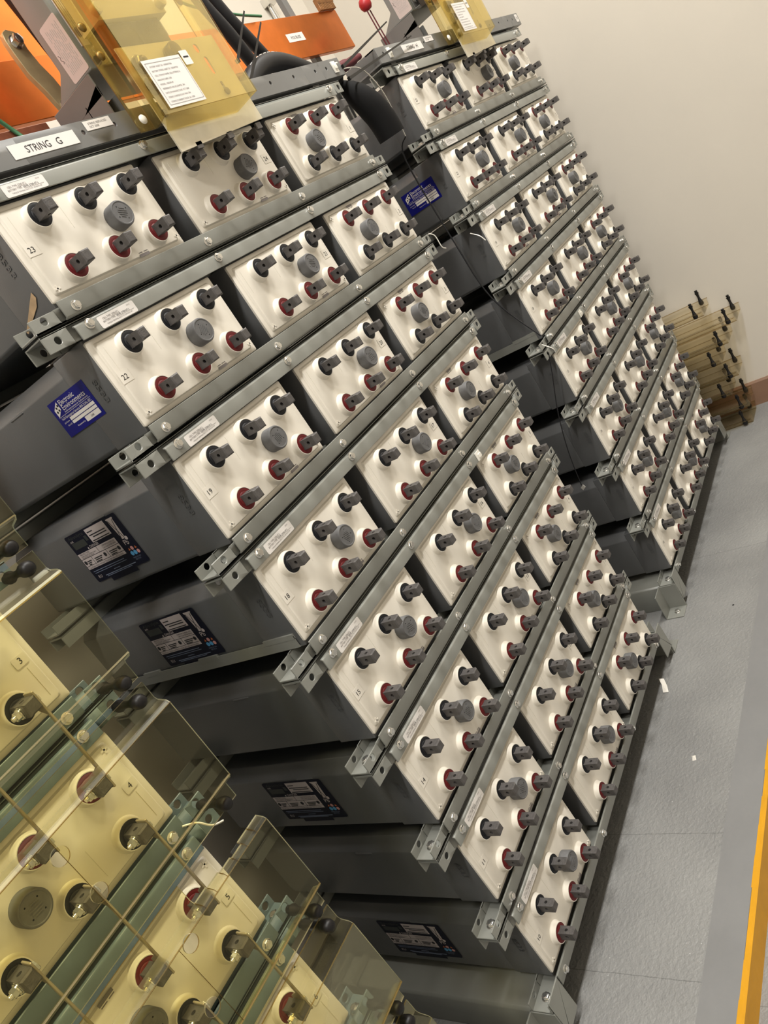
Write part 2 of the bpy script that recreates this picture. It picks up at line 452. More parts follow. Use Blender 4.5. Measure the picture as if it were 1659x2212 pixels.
def cap_mesh():
    mb = MB().lathe([(.0222, 0), (.0222, .0195), (.0208, .0218), (.0192, .0222), (.0180, .0214), (.0180, .0150)], 32, M=FACE)
    n = 32; h = .0120; k = .0088                                # top disc: rim, then a square field in four cells, each pierced
    ring = []; sq = []
    for i in range(n):
        t = 2 * PI * i / n; ring.append((.0180 * math.cos(t), -.0214, .0180 * math.sin(t)))
        m_ = h / max(abs(math.cos(t)), abs(math.sin(t))); sq.append((m_ * math.cos(t), -.0214, m_ * math.sin(t)))
    mb.add(ring + sq, [(i, (i + 1) % n, n + (i + 1) % n, n + i) for i in range(n)])
    for sx in (-1, 1):
        for sz in (-1, 1):
            c = (sx * k, sz * k)
            mb.pierced([(min(0, sx * h), min(0, sz * h)), (max(0, sx * h), min(0, sz * h)), (max(0, sx * h), max(0, sz * h)), (min(0, sx * h), max(0, sz * h))],
                       [(c[0] + .0012 * math.cos(PI * q / 5), c[1] + .0012 * math.sin(PI * q / 5)) for q in range(10)], c, -.0214, -.0180)
    for i, wd in enumerate((.008, .013, .015, .012, .007)):     # moulded lettering lines
        mb.box(-wd * .62, wd * .62, -.0220, -.0214, .0070 - i * .0036, .0084 - i * .0036)
    return mb.mesh('vent_cap', 'cap', angle=40)

def jar_mesh(m):
    mb = MB(); x0, x1 = -CW / 2 + .0005, CW / 2 - .0005; zt, zb = .006, -.162
    mb.box(x0 - .001, x1 + .001, .008, .100, zb, zt)
    c, d = .022, .026
    mb.prism([(x0, zb + .006), (x0 + .006, zb), (x1 - .006, zb), (x1, zb + .006), (x1, zt - d), (x1 - c, zt), (x0 + c, zt), (x0, zt - d)], .099, DEPTH, 'y')
    mb.box(x0 - .0012, x1 + .0012, .25, .30, zt - d - .005, zt - d)          # moulded tab below the ridge
    return mb.mesh('jar', m, bevel=.0030, seg=3)

ME = {}
ME['post'] = post_mesh(); ME['cb'] = collar_mesh('collar_black'); ME['cr'] = collar_mesh('collar_red')
ME['lid'] = lid_mesh(); ME['cap'] = cap_mesh(); ME['jar'] = jar_mesh('jar'); ME['jarb'] = jar_mesh('jar_blue')
_bc = MB()
_bc.box(-.012, .012, -.0003, 0, -.0055, -.0005)
for a, b in ((-.011, -.002), (.001, .011)): _bc.box(a, b, -.0003, 0, .0012, .0026)
ME['bar'] = _bc.mesh('barcode_label', 'ink_soft', smooth=False)
_num = {}
def num_mesh(n, m='ink'):
    if (n, m) not in _num:
        mb = MB(); put_text(mb, str(n), 0, -.0045, .0090, align='c'); _num[(n, m)] = mb.mesh('number_label', m, smooth=False)
    return _num[(n, m)]

ORD = ['top', 'second', 'third', 'fourth', 'fifth', 'sixth', 'seventh', 'bottom']
NUM = [[23, 22, 19, 18, 15, 14, 11, 10], [24, 21, 20, 17, 16, 13, 12, 9], [1, 2, 3, 4, 5, 6, 7, 8]]
DX = 1.4122
RACK = {'F': -1.420, 'G': 0.0, 'H': DX}

def cell(s, c, t):
    x = RACK[s] + c * (CW + CG); z = -t * P; flip = (c == 2)
    n = NUM[c][t]
    COLW = ('at its type sticker end', 'in the middle', 'with red posts uppermost')[c]
    if s == 'F': lab = f'battery cell {n} behind amber shield, {ORD[t]} tier of blue-grey rack, ' + ('inner' if c == 1 else 'end cell')
    else: lab = f'cream battery cell {n}, {ORD[t]} tier of STRING {s} rack, {COLW}'
    root = thing('battery_cell', (x + CW / 2, 0, z - .162), lab, 'battery', f'battery cells of string {s}' if s != 'F' else 'battery cells of the shielded rack')
    up = .162
    place('jar', ME['jarb' if s == 'F' else 'jar'], root, T(0, 0, up))
    R = Matrix.Rotation(PI, 4, 'Y') if flip else Matrix.Identity(4)
    B = T(0, 0, up - CH / 2) @ R
    place('lid', ME['lid'], root, B)
    for zz, cm, nm in ((ZN, 'cb', 'negative_post'), (ZP, 'cr', 'positive_post')):
        for px in POSTX:
            q = place(nm, ME['post'], root, B @ T(px - CW / 2, 0, zz + CH / 2) @ Matrix.Rotation(random.uniform(-.05, .05), 4, 'Y'))
            place('collar', ME[cm], q, Matrix.Identity(4))
    place('vent_cap', ME['cap'], root, B @ T(CAPX - CW / 2, 0, CAPZ + CH / 2) @ Matrix.Rotation(random.uniform(0, 6.28), 4, 'Y'))
    place('barcode_label', ME['bar'], root, B @ T(.213 - CW / 2, 0, -.1405 + CH / 2))
    nx = .022 if c == 0 else CW - .024
    nz = -.0725 if c == 0 else (-.072 if c == 1 else -.0766)
    if s == 'F':
        mb = MB(); W_ = .020; H_ = .015
        frame_label('number_label', root, T(nx - CW / 2 - W_ / 2, -.0006, up + nz - H_ / 2) @ FRONT, W_, H_, 'lid',
                    {('numeral', 'ink'): lambda b, zz: put_text(b, str(n), W_ / 2, .004, .0085, z=zz, align='c')}, rounded=.003)
    else:
        frame_label('number_label', root, T(nx - CW / 2 - .011, -.0003, up + nz - .010) @ FRONT, .024, .020, 'lid',
                    {('numeral', 'ink'): lambda b, zz: put_text(b, str(n), .011, .0055, .0088, z=zz, align='c')}, thick=.0002)
    return root

CELLS = {}
for s in 'GH':
    for t in range(8):
        for c in range(3): CELLS[s, c, t] = cell(s, c, t)
for t in range(1, 8):
    for c in ((1, 2) if t < 7 else (2,)): CELLS['F', c, t] = cell('F', c, t)

# embossed jar numbers and stickers on the jar sides that face the gap (the -X side)
def side_M(cellroot, y, zl):
    """label plane on the -X side: origin at depth y and height zl below the lid top"""
    return T(-CW / 2 - .0009, y, .162 + zl) @ SIDE
_emb = MB(); put_text(_emb, '8533', 0, 0, .0115, width=.040, z=.0008)
put_text(_emb, '8533', 0, 0, .0115, width=.040, z=.0001)
ME['emb'] = _emb.mesh('moulded_number', 'jar', smooth=False)
for s in 'GH':
    for t in range(8):
        r = CELLS[s, 0, t]
        place('moulded_number', ME['emb'], r, T(-CW / 2 - .0009, .046, .162 - .050) @ SIDE @ Matrix.Rotation(-PI / 2, 4, 'Z'))

def blue_label(root, tear=False):
    W_, H_ = .117, .064
    def white(b, z):
        # slanted emblem
        def pt(a, c): return (a * W_, (1 - c) * H_, z)
        em = [(.10, .36), (.10, .20), (.16, .12), (.24, .03), (.24, .19), (.18, .27)]
        b.add([pt(.075, .44), pt(.075, .22), pt(.15, .14), pt(.225, .06), pt(.225, .28), pt(.15, .36)], [(0, 1, 2, 5), (2, 3, 4, 5)])
        put_text(b, 'Electronic', .27 * W_, .80 * H_, .0088, width=.40 * W_, z=z)
        put_text(b, 'Environments', .27 * W_, .655 * H_, .0088, width=.62 * W_, z=z)
        put_text(b, 'Infrastructure Solutions', .27 * W_, .59 * H_, .0028, width=.64 * W_, z=z)
        b.box(.06 * W_, .95 * W_, .555 * H_, .562 * H_, z, z + .0001)
        put_text(b, '7x24 Emergency Service 800-2UAL-EEC', .09 * W_, .46 * H_, .0042, width=.84 * W_, z=z)
        for a0, a1, c0, c1 in ((.27, .94, .35, .435), (.27, .94, .25, .33), (.56, .94, .09, .23)):
            b.box(a0 * W_, a1 * W_, c0 * H_, c1 * H_, z, z + .0001)
        put_text(b, 'Job Number', .09 * W_, .36 * H_, .0026, width=.15 * W_, z=z)
        put_text(b, 'Site ID', .13 * W_, .265 * H_, .0026, width=.11 * W_, z=z)
        put_text(b, 'Requested by', .32 * W_, .13 * H_, .0026, width=.21 * W_, z=z)
    def dark(b, z):
        put_text(b, '2008', .70 * W_, .13 * H_, .0034, z=z + .0003)
        for a, c in ((.105, .30), (.135, .20), (.165, .28), (.190, .16)):
            b.lathe([(.0022, z + .0001), (.0022, z + .0003)], 10, M=T(a * W_ + .002, (1 - c) * H_, 0))
    return frame_label('service_label', root, side_M(root, .180, -.102), W_, H_, 'blue_label', {('white_print', 'label_white'): white, ('dark_print', 'ink'): dark})

def navy_label(root, dy=0):
    W_, H_ = .186, .108
    M = side_M(root, .407 + dy, -.132)
    def X(a): return a * W_
    def Y(c): return (1 - c) * H_
    def white(b, z):
        b.box(X(.40), X(.765), Y(.30), Y(.03), z, z + .0001)
        for c0, c1, spl in ((.38, .495, (.39,)), (.505, .65, (.20, .50)), (.66, .72, ())):
            cuts = [.01] + list(spl) + [.76]
            for i in range(len(cuts) - 1): b.box(X(cuts[i]), X(cuts[i + 1] - .008), Y(c1), Y(c0), z, z + .0001)
        put_text(b, 'DANGER', X(.30), Y(.365), .0055, z=z)
        b.add([(X(.25), Y(.365), z), (X(.28), Y(.365), z), (X(.265), Y(.32), z)], [(0, 1, 2)])
        # wheeled bin
        b.add([(X(.825), Y(.07), z), (X(.925), Y(.07), z), (X(.905), Y(.47), z), (X(.85), Y(.47), z)], [(0, 3, 2, 1)])
        b.box(X(.815), X(.935), Y(.075), Y(.05), z, z + .0001)
        b.lathe([(.0042, z), (.0042, z + .0001)], 14, M=T(X(.915), Y(.475), 0))
        put_text(b, 'Pb', X(.83), Y(.59), .0105, z=z)
        put_text(b, 'AVR', X(.05), Y(.15), .0042, z=z)
        put_text(b, 'R', X(.07), Y(.935), .0065, z=z); put_text(b, 'U', X(.105), Y(.935), .0065, z=z)
    def dark(b, z):
        z += .0003
        for k, (c, a0, a1) in enumerate(((.09, .42, .52), (.155, .42, .73), (.20, .47, .73), (.265, .42, .74))):
            b.box(X(a0), X(a1), Y(c + .018), Y(c), z, z + .0001)
        put_text(b, 'PROTECT EYES', X(.05), Y(.425), .0036, z=z); put_text(b, 'EXPLOSIVE GASES CAN', X(.05), Y(.46), .0026, width=.29 * W_, z=z)
        put_text(b, 'BLINDNESS OR INJURY', X(.05), Y(.49), .0024, width=.24 * W_, z=z)
        put_text(b, 'CORROSIVE SULFURIC ACID', X(.48), Y(.43), .0034, width=.25 * W_, z=z)
        put_text(b, 'CAN CAUSE SEVERE BURNS', X(.48), Y(.475), .0034, width=.25 * W_, z=z)
        for i, (a0, a1) in enumerate(((.08, .17), (.23, .38), (.53, .68))):
            for q in range(3): b.box(X(a0), X(a1 - .02 * q), Y(.555 + q * .035 + .018), Y(.555 + q * .035), z, z + .0001)
        for a in (.045, .44, .71): b.lathe([(.0045, z), (.0045, z + .0001)], 12, M=T(X(a), Y(.575), 0))
        put_text(b, 'CAUTION: READ INSTRUCTIONS BEFORE INSTALLING', X(.03), Y(.71), .0034, width=.68 * W_, z=z)
        # bin cross
        for s_ in (1, -1):
            p = [(.83, .09), (.838, .085), (.905, .46), (.897, .465)]
            b.add([(X(.8725 + s_ * (a - .8725)), Y(c), z) for a, c in p], [(0, 1, 2, 3)])
    def soft(b, z):
        for c, a0, a1, h in ((.775, .05, .66, .012), (.815, .06, .68, .010), (.95, .22, .70, .012), (.875, .40, .52, .010), (.92, .20, .78, .016)):
            b.box(X(a0), X(a1), Y(c + h), Y(c), z, z + .0001)
        put_text(b, 'MADE IN USA', X(.80), Y(.86), .0028, z=z); put_text(b, 'RECYCLE', X(.82), Y(.90), .0028, z=z)
    def emblem(b, z):
        put_text(b, 'Absolyte', X(.05), Y(.09), .0065, width=.30 * W_, z=z)
        b.box(X(.05), X(.30), Y(.29), Y(.16), z, z + .0001)
        b.box(X(.32), X(.37), Y(.22), Y(.12), z, z + .0001)
    def orange(b, z):
        for a in (.815, .925): b.add([(X(a), Y(.70), z), (X(a + .035), Y(.70), z), (X(a + .0175), Y(.65), z)], [(0, 1, 2)])
    def redp(b, z):
        for a, c in ((.885, .675), (.945, .765)): b.lathe([(.0042, z), (.0042, z + .0001)], 14, M=T(X(a), Y(c), 0))
    def bluep(b, z):
        for a, c in ((.835, .765), (.89, .765)): b.lathe([(.0048, z), (.0048, z + .0001)], 14, M=T(X(a), Y(c), 0))
    o = frame_label('warning_label', root, M, W_, H_, 'navy_label',
                    {('white_print', 'label_pink'): white, ('dark_print', 'ink'): dark, ('fine_print', 'navy_text'): soft, ('emblem', 'dim_emblem'): emblem,
                     ('orange_symbols', 'pict_orange'): orange, ('red_symbols', 'pict_red'): redp, ('blue_symbols', 'pict_blue'): bluep}, rounded=.004)
    tab = MB().box(.25 * W_, .74 * W_, -.0085, .002, 0, .0003)
    place('label_tab', tab.mesh('label_tab', 'navy_label', smooth=False), o, Matrix.Identity(4))
    return o

blue_label(CELLS['G', 0, 1]); blue_label(CELLS['H', 0, 1])
for t, dy in ((2, 0), (3, -.01), (5, .01), (7, 0)): navy_label(CELLS['G', 0, t], dy)
for s in 'GH':                                   # angle lip along the lower side of the fourth-tier jar
    mb = MB().prism([(-CW / 2 + .001, .002), (-CW / 2 - .004, .002), (-CW / 2 - .004, .026), (-CW / 2 - .0025, .026), (-CW / 2 - .0025, .0035), (-CW / 2 + .001, .0035)], .02, DEPTH, 'y')
    for y0, y1 in ((.02, .10), (.24, .30), (.44, .50)): mb.box(-CW / 2 - .0045, -CW / 2, y0, y1, .020, .030)
    place('side_angle', mb.mesh('side_angle', 'paint', smooth=False), CELLS[s, 0, 3])

# ------------------------------------------------------------------ module frames (one per tier)
XA, XB = -.0635, 1.102
def chan_mesh(m, top):
    mb = MB(); t = .0028
    if top: z0, z1, zw0, zw1 = .0062, .0335, .0307, .0335
    else:   z0, z1, zw0, zw1 = -.1838, -.1620, -.1838, -.1810
    zc = .0195 if top else -.1705
    for y0, y1 in ((0, t), (.046, .046 + t)):
        mb.holed(XA, -.013, z0, z1, y0, y1, [(-.038, zc, .0062)], 'xz', 14)
        mb.box(-.013, 1.070, y0, y1, z0, z1)
        mb.holed(1.070, XB, z0, z1, y0, y1, [(1.087, zc, .0062)], 'xz', 14)
    mb.box(XA, XB, 0, .046 + t, zw0, zw1)
    return mb.mesh('top_channel' if top else 'bottom_channel', m, bevel=.0007, seg=1)
def bar_mesh(m, top):
    if top: prof = [(-.0036, .0020), (-.0068, .0020), (-.0068, .0235), (-.0055, .0262), (-.0025, .0275), (-.0003, .0275), (-.0003, .0250), (-.0036, .0235)]
    else:   prof = [(-.0036, -.1540), (-.0068, -.1540), (-.0068, -.1790), (-.0055, -.1818), (-.0025, -.1830), (-.0003, -.1830), (-.0003, -.1806), (-.0036, -.1790)]
    return MB().prism(prof, -.004, 1.052, 'x').mesh('retaining_bar', m, bevel=.0006, seg=1)
def hexbolt(r=.0062, h=.0052, m='zinc'):
    mb = MB().lathe([(r * 1.38, 0), (r * 1.38, .0012), (r * 1.25, .0016)], 20, M=FACE)
    mb.lathe([(r * 1.08, .0016), (r * 1.08, h + .0010), (r * .95, h + .0016)], 6, M=FACE)
    mb.lathe([(r * .6, h + .0012), (r * .6, h + .0022)], 12, M=FACE)
    return mb.mesh('bolt', m, angle=40)
ME['bolt'] = hexbolt()
ME['webbolt'] = hexbolt(.0075, .006)
for k, pm in (('', 'paint'), ('b', 'paint_blue')):
    ME['ct' + k] = chan_mesh(pm, True); ME['cbm' + k] = chan_mesh(pm, False)
    ME['bt' + k] = bar_mesh(pm, True); ME['bb' + k] = bar_mesh(pm, False)
    for tp in (True, False):
        z0, z1 = ((.0062, .0335) if tp else (-.1838, -.1620))
        ME[('rt' if tp else 'rb') + k] = MB().box(XA, XB, DEPTH - .07, DEPTH - .067, z0, z1).box(XA, XB, DEPTH - .02, DEPTH - .017, z0, z1).box(
            XA, XB, DEPTH - .07, DEPTH - .017, (z1 - .003 if tp else z0), (z1 if tp else z0 + .003)).mesh('rear_channel', pm, smooth=False)

def spec_label(root, up):
    W_, H_ = .082, .0195
    def ink(b, z):
        put_text(b, 'CELL TYPE: 2700-07 L', .010, .0128, .0030, width=.036, z=z)
        put_text(b, 'BATTERY TYPE', .008, .0080, .0030, width=.026, z=z)
        put_text(b, 'TORQUE TERMINAL BOLTS TO 100 INCH LBS', .012, .0034, .0020, width=.058, z=z)
        put_text(b, '102120', .066, .0150, .0018, z=z)
        b.box(.028, .046, .0119, .0122, z, z + .0001); b.box(.038, .076, .0070, .0073, z, z + .0001)
    def bold(b, z):
        put_text(b, 'SAVR 2700-07 L', .037, .0080, .0031, width=.030, z=z)
    return frame_label('type_label', root, T(.0385, -.0070, up + .0030) @ FRONT, W_, H_, 'label_white', {('print', 'ink_soft'): ink, ('bold_print', 'ink'): bold}, rounded=.003)

FRAMES = {}
for s in 'FGH':
    for t in range(8):
        k = 'b' if s == 'F' else ''
        if s == 'F': lab = f'blue-grey steel frame of channels and bolted bars, {ORD[t]} tier of the shielded rack'
        else: lab = f'grey steel frame of channels and bolted bars, {ORD[t]} tier of the STRING {s} rack'
        r = thing('module_frame', (RACK[s], 0, -t * P - .1838), lab, 'battery rack', f'module frames of string {s}' if s != 'F' else 'module frames of the shielded rack')
        FRAMES[s, t] = r; up = .1838
        for nm, key in (('top_channel', 'ct'), ('bottom_channel', 'cbm'), ('retaining_bar', 'bt'), ('retaining_bar', 'bb'), ('rear_channel', 'rt'), ('rear_channel', 'rb')):
            place(nm, ME[key + k], r, T(0, 0, up))
        for zb in (.0195, -.1705):
            for bx in (.022, .356, .691, 1.028):
                place('bolt', ME['bolt'], r, T(bx, -.0068, up + zb) @ Matrix.Rotation(random.uniform(0, 1), 4, 'Y'))
        for bx in (-.034, 1.078):
            place('joining_bolt', ME['webbolt'], r, T(bx, .024, .0028) @ Matrix.Rotation(-PI / 2, 4, 'X'))
        if s != 'F': spec_label(r, up)

# ------------------------------------------------------------------ rack bases
def base_mesh():
    mb = MB()
    mb.prism([(-.062, FL), (-.062, -1.744), (-.056, -1.738), (.050, -1.738), (.050, -1.742), (-.054, -1.742), (-.058, -1.746), (-.058, FL)], .0, DEPTH + .02, 'y')
    mb.box(-.062, -.006, -.0046, -.0010, -1.80, -1.709)
    mb.box(-.062, -.0585, -.0046, .004, -1.80, -1.742)
    mb.box(-.058, .05, DEPTH, DEPTH + .004, FL, -1.742)
    return mb.mesh('side_beam', 'paint', bevel=.0012, seg=1)
def foot_mesh():
    mb = MB()
    mb.holed(-.123, -.062, -.003, .055, FL, FL + .0035, [(-.093, .022, .008)], 'xy', 16)
    mb.box(-.123, -.062, .053, .0565, FL, -1.7385)
    mb.box(-.0655, -.062, -.003, .0565, FL, -1.7385)
    return mb.mesh('foot', 'paint', bevel=.0008, seg=1)
ME['base'] = base_mesh(); ME['foot'] = foot_mesh()
MIR = Matrix.Scale(-1, 4, (1, 0, 0))
def mirrored(me, name):
    c = me.copy(); c.name = name; c.transform(MIR); c.flip_normals(); return c
ME['base_r'] = mirrored(ME['base'], 'side_beam'); ME['foot_r'] = mirrored(ME['foot'], 'foot')
RW = XA + XB                                       # mirror plane helper
BTXT = {'F': 'floor base of the shielded blue-grey rack with bolted feet', 'G': 'grey steel floor base with bolted feet under the STRING G rack', 'H': 'grey steel floor base with bolted feet under the STRING H rack'}
for s in 'FGH':
    r = thing('rack_base', (RACK[s], 0, FL), BTXT[s], 'rack base', 'rack floor bases')
    place('side_beam', ME['base'], r, T(0, 0, -FL)); place('side_beam', ME['base_r'], r, T(1.052, 0, -FL))
    for side in (0, 1):
        for yy in (0, DEPTH - .06):
            f = place('foot', ME['foot_r' if side else 'foot'], r, T(1.052 if side else 0, yy, -FL))
            place('anchor_bolt', ME['webbolt'], f, T(.093 if side else -.093, .022, FL + .0035) @ Matrix.Rotation(-PI / 2, 4, 'X'))

# ------------------------------------------------------------------ amber shields (hat section), standoffs
def sheet(pts, th):
    """closed outline of a thin sheet bent along pts (2-D); thickness grows toward +first axis"""
    n = len(pts); off = []
    for i in range(n):
        a = Vector(pts[max(i - 1, 0)]); b = Vector(pts[i]); c = Vector(pts[min(i + 1, n - 1)])
        d1 = (b - a).normalized() if i > 0 else (c - b).normalized(); d2 = (c - b).normalized() if i < n - 1 else d1
        nn = Vector((-d1.y, d1.x)) + Vector((-d2.y, d2.x)); nn = nn.normalized(); k = 1 / max(.4, nn.dot(Vector((-d1.y, d1.x))))
        off.append(tuple(b + nn * th * k))
    return list(pts) + list(reversed(off))
SP = [(-.055, .027), (-.055, .000), (-.058, -.004), (-.074, -.008), (-.079, -.013), (-.079, -.148), (-.074, -.153), (-.057, -.158), (-.055, -.162), (-.055, -.187)]
TH = .0026
def shield_mesh(L, holes=(), broken=False, m='amber', clipx=.14):
    mb = MB()
    def run(seg, x0, x1):
        poly = sheet(seg, TH); n = len(seg)
        base = len(mb.v); N = len(poly)
        mb.v += [(x0, p[0], p[1]) for p in poly] + [(x1, p[0], p[1]) for p in poly]
        for i in range(N):
            j = (i + 1) % N
            mb.f.append([base + i, base + j, base + N + j, base + N + i]); mb.mi.append(1 if (i == n - 1 or i == N - 1) else 0)
        for q in range(n - 1):
            for e in (0, N): mb.f.append([base + e + q, base + e + q + 1, base + e + N - 2 - q, base + e + N - 1 - q]); mb.mi.append(1)
    up = SP[:5]; dn = SP[5:]
    if broken:
        run(up, -L, -clipx)
        st = 6                                           # chipped edge: the flange is snapped off in a curve
        for i in range(st):
            xa = -clipx + clipx * i / st; xb = -clipx + clipx * (i + 1) / st
            k = i / (st - 1)
            seg = [(-.0585 - .010 * min(1, k * 1.5), -.0045 - .0028 * min(1, k * 1.5)), (-.074, -.008), (-.079, -.013)] if i < 4 else [(-.0605, -.005), (-.074, -.008), (-.079, -.013)]
            run(seg, xa, xb)
    else:
        run(up, -L, 0)
    run(dn, -L, 0)
    y0, y1 = -.079, -.079 + TH; z0, z1 = -.148, -.013
    if holes: mb.holed(-L, 0, z0, z1, y0, y1, [(hx, hz, .0115) for hx, hz in holes], 'xz', 28, 0, None, 1)
    else:
        mb.box(-L, 0, y0, y1, z0, z1)
    mb.mesh
    me = mb.mesh('shield', [m, 'amber_edge'], smooth=False)
    return me
def standoff_mesh():
    prof = [(.0048, 0), (.0048, .006), (.0034, .0065), (.0034, .009), (.0066, .0095), (.0066, .013), (.0042, .020), (.0036, .032), (.0046, .042), (.0072, .052), (.0078, .0575),
            (.0078, .062), (.0066, .067), (.0040, .0695), (.0015, .0705)]
    return MB().lathe([(a * 1.32, b) for a, b in prof], 16, M=FACE).mesh('standoff', 'plastic_black', angle=50)
ME['standoff'] = standoff_mesh()
XE = -.307
SH = {1: [], 2: [], 3: [(-.528, -.038), (-.524, -.104)], 4: [(-.489, -.022), (-.520, -.098)], 5: [(-.50, -.06)], 6: [], 7: []}
for t in range(1, 8):
    hl = [(hx - XE, hz) for hx, hz in SH[t]]
    lab = f'clear amber shield on the {ORD[t]} tier of the blue-grey rack' + (', upper corner snapped off' if t == 4 else '')
    r = thing('safety_shield', (XE, -.055, -t * P - .187), lab, 'shield', 'amber shields on the blue-grey rack')
    place('panel', shield_mesh(1.15, hl, t == 4), r, T(0, .055, .187))
    for zz in (.0135, -.176):
        if t == 4 and zz > 0: continue
        for xx in (-.025, -1.11):
            place('standoff', ME['standoff'], r, T(xx, .055 - .0025, .187 + zz))

# inter-cell straps on the shielded rack
def strap_parts():
    st = MB().prism([(-.0435, -.2685), (-.0200, -.2685), (-.0200, -.2420), (-.0370, -.2330), (-.0370, -.1420), (-.0200, -.1330), (-.0200, -.1065), (-.0435, -.1065)], .0096, .0126).mesh('bar', 'strap_metal', bevel=.0006, seg=1)
    bo = MB()
    ax = Matrix.Rotation(PI / 2, 4, 'Y')
    bo.lathe([(.0066, .0122), (.0066, .0170), (.0058, .0176)], 6, M=ax)
    bo.lathe([(.0085, -.0110), (.0085, -.0090)], 16, M=ax); bo.lathe([(.0078, -.0130), (.0078, -.0114)], 16, M=ax)
    bo.lathe([(.0058, -.0188), (.0064, -.0182), (.0064, -.0130)], 6, M=ax); bo.lathe([(.0030, -.0225), (.0034, -.0215), (.0034, -.018)], 10, M=ax)
    return st, bo.mesh('bolt', 'zinc', angle=40)
ST, SB = strap_parts()
_sb = MB(); _ax = Matrix.Rotation(PI / 2, 4, 'Y')
_sb.lathe([(.0078, .0094), (.0078, .0112)], 16, M=_ax); _sb.lathe([(.0062, .0112), (.0062, .0160), (.0055, .0166)], 6, M=_ax); _sb.lathe([(.0032, .0166), (.0032, .0205), (.0026, .0212)], 10, M=_ax)
SBZ = _sb.mesh('post_bolt', 'zinc', angle=40)
for t in range(1, 7):
    for q, px in enumerate(POSTX):
        x = RACK['F'] + 2 * (CW + CG) + CW - px
        lab = f'tinned strap from {ORD[t]} to {ORD[t + 1]} tier of shielded rack, on ' + ('outermost posts', 'middle posts', 'innermost posts')[q]
        r = thing('connector_strap', (x, -.03, -t * P - .2685), lab, 'connector', 'connector straps on the shielded rack')
        place('bar', ST, r, T(0, .03, .2685))
        for zz in (-.1195, ZN - P):
            place('bolt', SB, r, T(0, 0, .2685 + (-CH - ZN if zz == -.1195 else ZP * 0 + (-CH - ZP) - P)))

# ------------------------------------------------------------------ pile of spare shields in the corner
PY = [-.10, -.115, -.07, -.13, -.09, -.15, -.215, -.11]
SP_FULL = SP
SP = [(-.055, .0150)] + SP_FULL[1:-1] + [(-.055, -.1740)]
shield_short = shield_mesh(.90, (), False, 'amber_old')
SP = SP_FULL
PN = ['lowest', 'second lowest', 'third from the floor', 'fourth from the floor', 'fifth from the floor', 'third from the top', 'second from the top', 'topmost']
for k in range(8):
    zc = FL + .0792 + .0755 * k
    M = Matrix(((0, 0, -1, 2.6018 + random.uniform(-.0004, .0004)), (-1, 0, 0, PY[k]), (0, 1, 0, zc), (0, 0, 0, 1)))
    r = thing('spare_shield', (2.66, PY[k], zc - .079), f'spare amber shield lying face down in the corner pile, {PN[k]}', 'shield', 'spare amber shields in the corner')
    inv = T(2.66, PY[k], zc - .079).inverted()
    place('panel', shield_short, r, inv @ M)
    for xx in (-.028, -.40):
        for zz in (.0040, -.1655):
            place('standoff', ME['standoff'], r, inv @ M @ T(xx, -.0035, zz))

# ------------------------------------------------------------------ top beams with labels, disconnect boxes, shunt assemblies
BX0, BX1, BY, BZ0, BZ1 = -.058, 1.150, -.003, .0425, .0850
def beam_mesh():
    mb = MB(); t = .004
    holes = [(.828, .067, .0042), (.925, .067, .0042), (1.023, .0665, .0042), (1.076, .066, .0042), (.255, .0665, .0042), (.330, .0665, .0042), (-.02, .067, .0042)]
    mb.holed(BX0, BX1, BZ0, BZ1, BY, BY + t, holes, 'xz', 14)
    mb.box(BX0, BX1, BY + t, .105, BZ0, BZ0 + t); mb.box(BX0, BX1, BY + t, .030, BZ1 - t, BZ1)
    mb.box(BX0, BX1, .101, .105, BZ0, BZ1)
    mb.box(BX0, BX0 + t, BY + t, .101, BZ0, BZ1); mb.box(BX1 - t, BX1, BY + t, .101, BZ0, BZ1)
    mb.box(.02, .05, .01, .05, .0335, BZ0); mb.box(1.0, 1.03, .01, .05, .0335, BZ0); mb.box(.50, .53, .01, .05, .0335, BZ0)
    return mb.mesh('beam', 'paint_dark', bevel=.0010, seg=1)
ME['beam'] = beam_mesh()
for s in 'GH':
    r = thing('support_beam', (RACK[s], 0, .0335), f'dark grey steel beam labelled STRING {s} along the rack top', 'beam', 'labelled top beams')
    U = T(0, 0, -.0335)
    place('beam', ME['beam'], r, U)
    o = frame_label('string_label', r, U @ T(.098, BY - .0004, .0525) @ FRONT, .137, .0225, 'label_white',
                    {('print', 'ink'): lambda b, z: (put_text(b, 'STRING', .029, .0058, .0112, width=.050, z=z), put_text(b, s, .0925, .0058, .0112, width=.0105, z=z))})
    frame_label('date_label', r, U @ T(.264, BY - .0004, .0665) @ FRONT, .063, .0160, 'label_white',
                {('print', 'ink_soft'): lambda b, z: (put_text(b, 'STRING REPLACED', .009, .0090, .0036, width=.044, z=z), put_text(b, 'OCT 2008', .009, .0035, .0036, width=.022, z=z))})
    cx = 1.112 if s == 'G' else .012
    c = MB().box(cx - .009, cx + .009, BY - .004, BY, .050, .078).box(cx - .006, cx + .006, BY - .007, BY - .004, .058, .071).box(cx + .008, cx + .018, BY - .006, BY - .002, .069, .073)
    place('tie_mount', c.mesh('tie_mount', 'clip_white', bevel=.001), r, U)
    if s == 'H':
        frame_label('number_label', r, U @ T(1.112, BY - .0004, .053) @ FRONT, .028, .028, 'label_white',
                    {('print', 'ink'): lambda b, z: put_text(b, '24', .014, .009, .010, z=z, align='c')}, rounded=.003)

